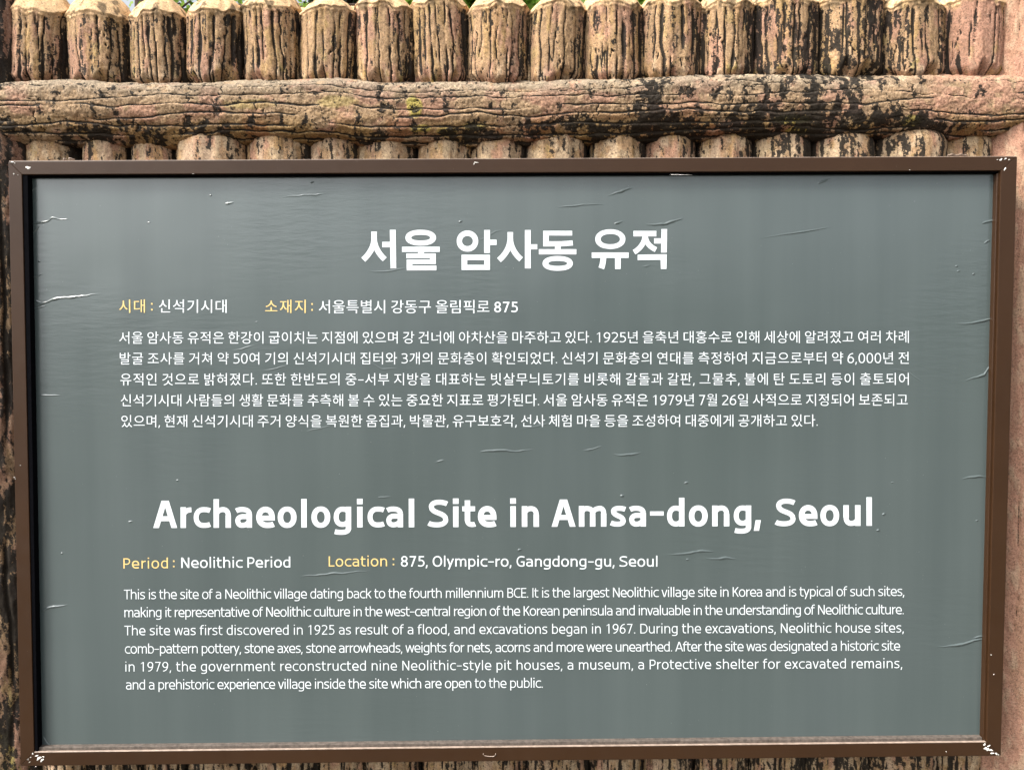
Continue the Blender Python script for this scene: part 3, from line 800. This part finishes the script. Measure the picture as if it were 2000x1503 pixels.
    if ch == 'K': W = 60 + w * .4; return [stem(h, 0, 100), D(w, 44, W - h * 1.5, 100, w), D(w + 13, 58, W - h * 1.1, 0, w)], W, S, 1
    if ch == 'P': W = 58 + w * .3; return [stem(h, 0, 100), Ph((h, 100 - g), 'l', (W * .5, 100 - g), 'h', (W - h, 70), 'v', (W * .5, 42), 'l', (h, 42))], W, S, 3
    if ch == 'B': W = 60 + w * .3; return [stem(h, 0, 100), Ph((h, 100 - g), 'l', (W * .48, 100 - g), 'h', (W - h - 4, 76), 'v', (W * .48, 53), 'l', (h, 53)), Ph((W * .4, 53), 'l', (W * .5, 53), 'h', (W - h, 28), 'v', (W * .5, g), 'l', (h, g))], W, S, 5
    if ch == 'D': W = 72 + w * .3; return [stem(h, 0, 100), Ph((h, 100 - g), 'l', (W * .42, 100 - g), 'h', (W - h, 50), 'v', (W * .42, g), 'l', (h, g))], W, S, 5
    if ch == 'O': W = 80 + w * .2; return [ring(W / 2, 50, W / 2, 51, w, wh, pw=.93)], W, 6, 6
    if ch in 'CG':
        W = 68 + w * .2
        c = [Ph((W - 1, 95 - g), 'c', (W - 10, 100 - g), (W * .7, 100.5 - g), (W * .6, 100.5 - g), 'h', (h, 50), 'v', (W * .6, g - .5), 'c', (W * .75, g - .5), (W - 10, g + 1), (W - 1 if ch == 'C' else W - h, g + 5))]
        if ch == 'G': c += [stem(W - h, 6, 50), box(W * .55, 50 - wh, W, 50)]
        return c, W, 6, 3 if ch == 'C' else 8
    if ch == 'S': W = 66 + w * .4; return [Ph((W - 5, 94 - g), 'c', (W - 16, 100 - g), (W * .6, 100.5 - g), (W * .52, 100.5 - g), 'h', (h + 1, 75), 'c', (h + 1, 48), (W - h, 56), (W - h, 27), 'v', (W * .45, g - .5), 'c', (W * .3, g - .5), (10, g), (1, g + 6))], W, 5, 5
    if ch == '-': return [box(0, 38 + 2, 50, 38 + 2 + wh * .85)], 50, 5, 5
    if ch == ',': return [D(-1, -17, 6, w * 1.1, w * .95)], w, 9, 9
    if ch == '.': return [box(0, 0, w * 1.1, w * 1.1)], w * 1.1, 9, 9
    if ch == ':': return [box(0, 10, w * 1.1, 10 + w * 1.1), box(0, 62, w * 1.1, 62 + w * 1.1)], w * 1.1, 9, 9
    W = 58 + w * .2; a = 6.5
    if ch == '0': return [ring(W / 2, 50, W / 2, 51, w, wh, pw=.9)], W, a, a
    if ch == '1': return [stem(W * .60, 0, 100), D(W * .20, 80, W * .58, 99, w * .55)], W, a - 2, a + 2
    if ch == '2': return [Ph((3, 92 - g), 'c', (12, 100 - g), (20, 100.5 - g), (W * .46, 100.5 - g), 'h', (W - h - 1, 72), 'c', (W - h - 1, 52), (20, 32), (7, g)), box(2, 0, W - 1, wh)], W, a, a
    if ch == '3': return [Ph((4, 95 - g), 'c', (14, 100 - g), (20, 100.5 - g), (W * .45, 100.5 - g), 'h', (W - h - 4, 76), 'v', (W * .40, 53), 'l', (16, 53)), Ph((W * .38, 53), 'h', (W - h, 27), 'v', (W * .42, g - .5), 'c', (20, g - .5), (10, g + 1), (2, g + 5))], W, a, a
    if ch == '5': return [box(9, 100 - wh, W - 5, 100), stem(9 + h, 52, 100), Ph((9 + h, 55), 'c', (18, 60), (24, 60), (W * .46, 60), 'h', (W - h, 31), 'v', (W * .42, g - .5), 'c', (20, g - .5), (12, g + 1), (3, g + 4))], W, a, a
    if ch == '6': return [ring(W / 2, 31, W / 2, 32, w, wh), Ph((h, 33), 'v', (W - 8, 100.5 - g))], W, a, a
    if ch == '9': return [ring(W / 2, 69, W / 2, 32, w, wh), Ph((W - h, 67), 'v', (8, g - .5))], W, a, a
    if ch == '7': return [box(3, 100 - wh, W - 1, 100), D(W - 1 - h * 1.2, 100 - wh * .5, W * .34, 0, w)], W, a, a
    if ch == '8': return [ring(W / 2, 74, W / 2 - 3, 27, w, wh), ring(W / 2, 27, W / 2, 28.5, w, wh)], W, a, a
    raise KeyError(ch)

_kc = {}
def hangul(ch, off=-0.004):
    """outline of a Korean syllable from the default font, em = 1"""
    if (ch, off) not in _kc:
        c = bpy.data.curves.new('tmp', 'FONT'); c.body = ch; c.size = 1; c.offset = off; c.resolution_u = 4
        o = bpy.data.objects.new('tmp', c)
        m = bpy.data.meshes.new_from_object(o)
        vs = np.array([(v.co.x, v.co.y) for v in m.vertices]); fs = [list(p.vertices) for p in m.polygons]
        bpy.data.objects.remove(o); bpy.data.curves.remove(c); bpy.data.meshes.remove(m)
        _kc[(ch, off)] = (vs, fs)
    return _kc[(ch, off)]

def text_line(name, runs, A, B, cap_px, w, label=None, kem=None, space=30, kshift=(0,), hs=1.09):
    """runs: [(string, material)]; A, B: baseline start and end in the photo; cap_px: cap height; w: stroke (cap = 100)"""
    text = ''.join(r for r, _ in runs); mats = [m for r, m in runs for _ in r]
    kem = kem or cap_px / 0.70
    u = cap_px / 100.0
    pen = 0.0; items = []; gaps = 0
    for ci, ch in enumerate(text):
        if ch == ' ': pen += space * u; items.append(None); continue
        if ord(ch) > 0x2000:
            vs, fs = hangul(ch); lo, hi = 0.0, 0.92 * kem
            first = vs[:, 0].min() * kem; last = vs[:, 0].max() * kem
            items.append((pen, 'k', ch)); ink = (pen + first, pen + last); pen += 0.92 * kem
        else:
            parts, W, l, r = glyph(ch, w)
            if w < 16 and ch not in '.,:il':        # the lighter weight is drawn wider
                parts = [[[(p[0] * hs, p[1]) for p in q] for q in part] for part in parts]; W = W * hs
            items.append((pen + l * u, 'l', parts)); ink = (pen + l * u, pen + (l + W) * u); pen += (l + W + r) * u
        if ci == 0: ink0 = ink[0]
        ink1 = ink[1]
    n = len(text) - 1
    target = math.hypot(B[0] - A[0], B[1] - A[1])
    tr = (target - (ink1 - ink0)) / max(1, n)
    dx, dy = (B[0] - A[0]) / target, (B[1] - A[1]) / target
    buf = {}
    lay = 0
    for i, it in enumerate(items):
        if it is None: continue
        x0 = it[0] + tr * i - ink0
        key = mats[i].name
        V, F = buf.setdefault(key, ([], []))
        def put(x, y, dep):
            px = A[0] + (x0 + x) * dx + y * dy; py = A[1] + (x0 + x) * dy - y * dx
            q = at(px, py, TY - dep); V.append((q.x, q.y, q.z))
        if it[1] == 'k':
            vs, fs = hangul(it[2])
            for si, sh in enumerate(kshift):
                b = len(V)
                for p in vs: put(p[0] * kem + sh, p[1] * kem, si * 1.5e-5)
                F += [[b + k for k in f] for f in fs]
        else:
            for pi, part in enumerate(it[2]):
                for quad in part:
                    b = len(V)
                    for p in quad: put(p[0] * u, p[1] * u, pi * 1.5e-5)
                    F.append([b, b + 1, b + 2, b + 3])
    outs = []
    for key, (V, F) in buf.items():
        outs.append(make_text(name, V, F, bpy.data.materials[key], label))
    return outs

def make_text(name, V, F, mat, label=None):
    me = bpy.data.meshes.new(name); me.from_pydata(V, [], F); me.validate()
    # every face towards the reader
    bm = bmesh.new(); bm.from_mesh(me)
    for f in bm.faces:
        f.normal_update()
        if f.normal.y > 0: f.normal_flip()
    bm.to_mesh(me); bm.free()
    o = link(name, me, mat, pn)
    if label: o['label'] = label
    return o

# the Korean title, stroke by stroke
def title():
    V, F = [], []
    def add(parts, ox, oy, sc=11.765):
        for pi, part in enumerate(parts):
            for quad in part:
                b = len(V)
                for p in quad:
                    q = at(ox + p[0] / sc, oy + p[1] / sc, TY - pi * 1.5e-5); V.append((q.x, q.y, q.z))
                F.append(list(range(b, b + len(quad))))
    rb = lambda pts, w: ribbon(pts, w)
    def cub(a, c1, c2, e): return path(a, 'c', c1, c2, e)
    # seo
    add([box(297, 143, 424, 320), rb(cub((361, 300), (361, 480), (260, 660), (112, 790)), 128), rb(cub((361, 300), (361, 480), (470, 660), (606, 782)), 126),
         [[(722, 103), (858, 103), (868, 988), (738, 988)]], box(548, 380, 730, 504)], 700, 440)
    # ul
    add([ring(1432, 285, 352, 182, 135, 117, pw=.9), box(1002, 492, 1868, 610), box(1372, 600, 1506, 650), box(1102, 645, 1778, 757), box(1645, 750, 1778, 892),
         [[(1108, 788), (1645, 788), (1645, 888), (1108, 888)]], [[(1108, 886), (1240, 886), (1240, 1034), (1112, 1034)]], box(1238, 924, 1792, 1034)], 700, 440)
    # am
    add([ring(388, 362, 247, 242, 122, 126, pw=.97), box(772, 108, 905, 634), box(900, 330, 1058, 452), box(252, 676, 905, 800), box(252, 798, 384, 1024), box(775, 798, 905, 1024), box(380, 908, 780, 1024)], 880, 440)
    # sa
    add([box(1308, 155, 1436, 330), rb(cub((1372, 300), (1372, 480), (1270, 670), (1112, 800)), 128), rb(cub((1372, 300), (1372, 480), (1480, 670), (1620, 782)), 126),
         box(1708, 108, 1842, 988), box(1838, 436, 1992, 552)], 880, 440)
    # dong
    add([box(482, 126, 1148, 236), box(482, 230, 610, 486), [[(605, 368), (900, 366), (1156, 348), (1166, 464), (900, 484), (605, 486)]], box(752, 480, 882, 552), box(382, 548, 1244, 668),
         ring(815, 875, 348, 170, 132, 112, pw=.9)], 1020, 440)
    # yu
    add([ring(494, 318, 346, 226, 124, 108, pw=.93), box(68, 624, 916, 748), rb(path((336, 740), 'c', (330, 840), (312, 920), (286, 988)), 132), [[(602, 740), (736, 740), (732, 1006), (604, 1006)]]], 1150, 440)
    # jeok
    add([box(1026, 128, 1552, 254), rb(path((1294, 240), 'c', (1284, 400), (1180, 540), (1040, 618)), 118), rb(path((1296, 240), 'c', (1310, 400), (1410, 500), (1544, 560)), 118),
         [[(1668, 88), (1800, 86), (1792, 624), (1660, 626)]], [[(1500, 298), (1670, 298), (1670, 418), (1500, 420)]], [[(1122, 676), (1790, 664), (1788, 790), (1122, 800)]], [[(1650, 780), (1790, 780), (1784, 1002), (1656, 1002)]]], 1150, 440)
    make_text('title_lettering', V, F, M_WHITE, 'large bold Korean title in white')
title()

W_, Y_ = M_WHITE, M_YELLOW
text_line('title_lettering', [('Archaeological Site in Amsa-dong, Seoul', W_)], (299, 1030.5), (1703, 1026.2), 53.2, 20.0, 'large bold English title in white', space=34)
KS = (-0.2, 0.2)
def yb(y): return y
text_line('lettering', [('시대', Y_)], (233, 608.6), (283, 608.4), 20.5, 14, kem=29.0, kshift=KS)
text_line('lettering', [(':', Y_)], (295, 608.4), (299, 608.4), 22, 13)
text_line('lettering', [('신석기시대', W_)], (310.5, 608.4), (442.5, 608.8), 20.5, 14, kem=29.0, kshift=KS)
text_line('lettering', [('소재지', Y_)], (518, 608.9), (597, 609.1), 20.5, 14, kem=29.0, kshift=KS)
text_line('lettering', [(':', Y_)], (608, 608.8), (612, 608.8), 22, 13)
text_line('lettering', [('서울특별시 강동구 올림픽로 875', W_)], (623, 609.6), (1011.5, 609.6), 20.3, 14.5, kem=29.0, kshift=KS)
body = [('서울 암사동 유적은 한강이 굽이치는 지점에 있으며 강 건너에 아차산을 마주하고 있다. 1925년 을축년 대홍수로 인해 세상에 알려졌고 여러 차례', 233, 669.3, 1775, 667.6),
        ('발굴 조사를 거쳐 약 50여 기의 신석기시대 집터와 3개의 문화층이 확인되었다. 신석기 문화층의 연대를 측정하여 지금으로부터 약 6,000년 전', 234, 709.8, 1775, 708.6),
        ('유적인 것으로 밝혀졌다. 또한 한반도의 중-서부 지방을 대표하는 빗살무늬토기를 비롯해 갈돌과 갈판, 그물추, 불에 탄 도토리 등이 출토되어', 235, 750.4, 1775, 749.6),
        ('신석기시대 사람들의 생활 문화를 추측해 볼 수 있는 중요한 지표로 평가된다. 서울 암사동 유적은 1979년 7월 26일 사적으로 지정되어 보존되고', 236, 791.4, 1773, 790.2),
        ('있으며, 현재 신석기시대 주거 양식을 복원한 움집과, 박물관, 유구보호각, 선사 체험 마을 등을 조성하여 대중에게 공개하고 있다.', 237, 832.0, 1597, 830.8)]
for s, x0, y0, x1, y1 in body:
    text_line('lettering', [(s, W_)], (x0, y0), (x1, y1), 19.4, 10.0, kem=26.6, space=27)
text_line('lettering', [('Period', Y_)], (241, 1109.5), (328, 1109.0), 20.0, 11.8)
text_line('lettering', [(':', Y_)], (338, 1109), (342, 1109), 20, 13)
text_line('lettering', [('Neolithic Period', W_)], (354, 1108.5), (567, 1107.4), 20.4, 12.8)
text_line('lettering', [('Location', Y_)], (642, 1105.6), (756, 1105.0), 20.0, 11.8)
text_line('lettering', [(':', Y_)], (767, 1105), (771, 1105), 20, 13)
text_line('lettering', [('875, Olympic-ro, Gangdong-gu, Seoul', W_)], (783, 1105.6), (1284, 1105.8), 20.4, 12.8)
eng = [('This is the site of a Neolithic village dating back to the fourth millennium BCE. It is the largest Neolithic village site in Korea and is typical of such sites,', 242, 1169.5, 1766, 1163.0),
       ('making it representative of Neolithic culture in the west-central region of the Korean peninsula and invaluable in the understanding of Neolithic culture.', 243, 1204.5, 1765, 1198.6),
       ('The site was first discovered in 1925 as result of a flood, and excavations began in 1967. During the excavations, Neolithic house sites,', 243, 1239.8, 1765, 1234.2),
       ('comb-pattern pottery, stone axes, stone arrowheads, weights for nets, acorns and more were unearthed. After the site was designated a historic site', 244, 1275.4, 1758, 1269.4),
       ('in 1979, the government reconstructed nine Neolithic-style pit houses, a museum, a Protective shelter for excavated remains,', 245, 1310.6, 1762, 1303.8),
       ('and a prehistoric experience village inside the site which are open to the public.', 246, 1345.6, 1060, 1342.0)]
for (s, x0, y0, x1, y1), hs in zip(eng, (0.98, 0.98, 1.0, 0.98, 1.02, 0.98)):
    text_line('lettering', [(s, W_)], (x0, y0), (x1, y1), 18.6, 9.8, hs=hs, space=34)

# ------------------------------------------------------------------ chips of bare primer and weld beads on the frame
def chip(px, py, rx, ry, seed, y=0.0, mat=None, thick=0.0006, name='paint_chip', rot=0.0):
    rng = np.random.RandomState(seed)
    n, m = 22, 5
    ph = rng.uniform(0, 6.28, 4)
    V = [(0, 0, 0)] ; out = []
    c = at(px, py, y); s = 0.92 / 1500
    for j in range(1, m + 1):
        for i in range(n):
            a = 2 * math.pi * i / n
            k = 1 + 0.28 * math.sin(2 * a + ph[0]) + 0.18 * math.sin(3 * a + ph[1]) + 0.12 * math.sin(5 * a + ph[2]) + rng.uniform(-.07, .07)
            q = j / m
            lx, lz = math.cos(a) * rx * k * q * s, math.sin(a) * ry * k * q * s
            out.append((c.x + lx * math.cos(rot) - lz * math.sin(rot), y - thick * math.sqrt(max(0, 1 - q * q)) * (1 + rng.uniform(-.2, .2)) , c.z + lx * math.sin(rot) + lz * math.cos(rot)))
    V = [(c.x, y - thick, c.z)] + out
    F = [(0, 1 + (i + 1) % n, 1 + i) for i in range(n)]
    for j in range(m - 1):
        for i in range(n):
            a, b = 1 + j * n + i, 1 + j * n + (i + 1) % n
            F.append((a, b, b + n, a + n))
    me = bpy.data.meshes.new(name); me.from_pydata(V, [], F); me.update()
    me.polygons.foreach_set('use_smooth', [True] * len(me.polygons))
    bm = bmesh.new(); bm.from_mesh(me); bmesh.ops.recalc_face_normals(bm, faces=bm.faces)
    bm.to_mesh(me); bm.free()
    return link(name, me, mat or M_CHIP, sign)
chips = [(55, 328, 5.5, 4.5, .3), (29, 319, 2, 1, 0), (27, 340, 1.5, 2, 0), (24, 317, 6, 1.2, 0), (35, 342, 1, 1, 0),
         (1955, 312, 3.5, 2.6, .5), (1964, 310, 3.5, 1.6, .2), (1971, 312, 2, 1.6, 0), (1948, 312, 1.5, 1, 0), (1963, 330, 2, 4, -.4), (930, 317.5, 4.5, 1.6, 0), (926, 320, 1.5, 2, 0),
         (1923, 1453, 3, 3, 0), (1928, 1462, 5, 6, .6), (1936, 1464, 4, 3, 0), (1931, 1456, 4, 2, .5), (1938, 1470, 4.5, 2.2, 0), (1946, 1471, 3, 3, 0), (1924, 1461, 3, 2, 0), (1950, 1473, 1.6, 1.2, 0),
         (76, 1480, 4, 6, -.7), (82, 1484, 5, 3, .7), (72, 1475, 4, 2, 0), (64, 1471, 2, 2, 0), (58, 1487, 2, 1, .4), (85, 1477, 2.5, 1.6, 0), (70, 1496, 1.3, 1, 0), (55, 1482, 1, 2, 0), (60, 1478, 1.5, 1, 0),
         (1328, 341.5, 26, .8, 0), (28, 932, 1.4, 1.4, 0), (30, 935, 1, 1, 0), (40, 908, 1, 1, 0), (1936, 1278, 1.1, 1.1, 0), (1941, 1316, 1, 1, 0), (1848, 1467, .9, 1.2, 0), (377, 339.5, 2.4, .8, 0), (1777, 332, 2, .8, 0)]
for i, (x, y, a, b, r_) in enumerate(chips):
    chip(x, y, a * 0.72, b * 0.72, 50 + i, 0.0, rot=r_)
# crumbs of old paint and cement on top of the frame
for i, (x, y, a, b) in enumerate([(140, 311.5, 7, 2.4), (128, 312, 4, 2), (1872, 303.5, 10, 2.2), (1858, 303, 6, 2), (930, 310, 4, 1.3), (1885, 304, 5, 1.4)]):
    chip(x, y, a, b, 400 + i, 0.006, M_WORN, 0.004, 'crumb')
# small bent wire clip on the lower rail
def wire(pts, r, name, mat, parent):
    bm = bmesh.new()
    rings = []
    for k, p in enumerate(pts):
        d = (pts[min(k + 1, len(pts) - 1)] - pts[max(k - 1, 0)]).normalized()
        u_ = d.orthogonal().normalized(); v_ = d.cross(u_)
        rings.append([bm.verts.new(p + (u_ * math.cos(a) + v_ * math.sin(a)) * r) for a in [i * math.pi / 4 for i in range(8)]])
    for a, b in zip(rings, rings[1:]):
        for i in range(8):
            bm.faces.new((a[i], a[(i + 1) % 8], b[(i + 1) % 8], b[i]))
    bm.faces.new(rings[0][::-1]); bm.faces.new(rings[-1])
    return bev_obj(name, bm, mat, parent, 0, smooth=True)
wire([at(x, y, -0.0004) for x, y in [(944, 1470), (944, 1473), (947, 1475), (956, 1476.3), (964, 1476), (967.5, 1474), (968, 1470.5)]], 0.00045, 'wire_clip', M_WORN, sign)

# ------------------------------------------------------------------ trees beyond the fence
def tree(name, base, height, crown_c, crown_r, nleaf, leaf, matl, seed, label, trunk_r=0.12, lean=(0, 0), needle=True, sprays=None, group='trees beyond the fence'):
    rng = random.Random(seed)
    root = empty(name, base)
    tag(root, label, 'tree', group)
    # trunk
    bm = bmesh.new()
    def limb(p0, p1, r0, r1, n=8, wob=0.03):
        rings = []
        for k in range(n + 1):
            t = k / n
            p = p0.lerp(p1, t) + Vector((rng.uniform(-wob, wob), rng.uniform(-wob, wob), 0)) * (0 < k < n)
            d = (p1 - p0).normalized(); u_ = d.orthogonal().normalized(); v_ = d.cross(u_)
            r = r0 + (r1 - r0) * t
            rings.append([bm.verts.new(p + (u_ * math.cos(a) + v_ * math.sin(a)) * r * rng.uniform(.9, 1.1)) for a in [i * math.pi / 5 for i in range(10)]])
        for a, b in zip(rings, rings[1:]):
            for i in range(10): bm.faces.new((a[i], a[(i + 1) % 10], b[(i + 1) % 10], b[i]))
    B0 = Vector(base); T0 = Vector((base[0] + lean[0], base[1] + lean[1], height))
    limb(B0, T0, trunk_r, trunk_r * 0.35, 14)
    tips = []
    cc, cr = Vector(crown_c), Vector(crown_r)
    for k in range(46):
        a = rng.uniform(0, 6.283); q = rng.uniform(-0.9, 0.9); rr = math.sqrt(1 - q * q) * rng.uniform(0.55, 1)
        tip = cc + Vector((math.cos(a) * rr * cr.x, math.sin(a) * rr * cr.y, q * cr.z))
        t = min(0.98, max(0.1, (tip.z - 0.3 - base[2]) / (height - base[2])))
        limb(B0.lerp(T0, t), tip, trunk_r * 0.22, 0.008, 5, 0.04)
        tips.append((B0.lerp(T0, t), tip))
    if sprays:
        for s in sprays:
            tip = Vector(s); t = min(0.95, (tip.z - 0.1) / height)
            limb(B0.lerp(T0, t), tip, 0.02, 0.004, 6, 0.03); tips += [(B0.lerp(T0, t).lerp(tip, .6), tip)] * 4
    bev_obj('trunk', bm, M_BARK, root, 0, smooth=True)
    # crown: tufts of narrow leaves along the limbs
    n = np.random.RandomState(seed)
    V = np.zeros((nleaf, 4, 3)); 
    idx = n.randint(0, len(tips), nleaf)
    A = np.array([t[0][:] for t in tips])[idx]; Bq = np.array([t[1][:] for t in tips])[idx]
    tt = n.uniform(0.35, 1.08, nleaf)[:, None]
    tuft = n.normal(0, 1, (len(tips) * 14, 3)) * np.array((0.13, 0.13, 0.09))
    c = A + (Bq - A) * tt + tuft[idx * 14 + n.randint(0, 14, nleaf)] + n.normal(0, 0.035, (nleaf, 3))
    d = n.normal(0, 1, (nleaf, 3)); d[:, 2] += 0.25; d /= np.linalg.norm(d, axis=1)[:, None]
    s_ = np.cross(d, n.normal(0, 1, (nleaf, 3))); s_ /= np.linalg.norm(s_, axis=1)[:, None]
    Ln = leaf * n.uniform(.6, 1.3, nleaf)[:, None]; Wd = Ln * (0.15 if needle else 0.42)
    V[:, 0] = c; V[:, 1] = c + d * Ln * .5 + s_ * Wd; V[:, 2] = c + d * Ln; V[:, 3] = c + d * Ln * .5 - s_ * Wd
    F = np.arange(nleaf * 4).reshape(-1, 4)
    me = mesh('crown', V.reshape(-1, 3), F, False)
    link('crown', me, matl, root)
    return root

def tp(px, py, d): p = at(px, py, d); return (p.x, p.y, p.z)
tree('pine_tree', (0.35, 4.3, 0), 6.2, (tp(1300, -60, 4.3)[0], 4.3, tp(1300, -60, 4.3)[2] + 0.1), (1.75, 1.0, 1.15), 150000, 0.11, M_NEEDLE, 3, 'bushy bright green pine seen above the middle of the fence', 0.16)
a = tp(278, 20, 3.6)
tree('bare_tree', (a[0] + .02, 3.6, 0), 5.6, (a[0] + 0.15, 3.6, 5.3), (0.7, 0.5, 0.3), 2600, 0.035, M_NEEDLE, 5, 'thin dark trunk rising behind the left end of the fence', 0.075, needle=False,
     sprays=[tp(352, 6, 3.5), tp(372, 2, 3.5), tp(318, -6, 3.6), tp(455, 10, 3.6), tp(560, 4, 3.6), tp(590, 8, 3.6), tp(790, 4, 3.7)])
a = tp(668, 10, 5.0)
tree('dark_tree', (a[0], 5.0, 0), 6.4, (a[0] - 0.02, 5.0, 5.3), (0.20, 0.3, 1.0), 16000, 0.07, M_LEAF, 8, 'dark brown crown showing above the third gap left of the sign centre', 0.14, needle=False)

# unseen trees added behind the camera to shape reflections in the sign's film
for k, (x, y, h, cr, lab) in enumerate([(-8.5, -23, 3.4, (2.4, 1.8, 1.4), 'leftmost small tree across the square'), (-2.0, -22, 3.9, (2.6, 1.8, 1.4), 'rounded dark tree across the square facing the middle of the sign'),
                                      (3.2, -21, 4.6, (2.2, 1.7, 1.7), 'tallest dark tree across the square'), (9.5, -24, 3.6, (2.6, 1.9, 1.2), 'wide low tree across the square, nearest the right-hand end')]):
    tree('broadleaf_tree', (x, y, 0), h - 0.8, (x, y, h * 0.58), cr, 24000, 0.20, M_LEAF, 60 + k, lab, 0.14, needle=False, group='trees across the square')
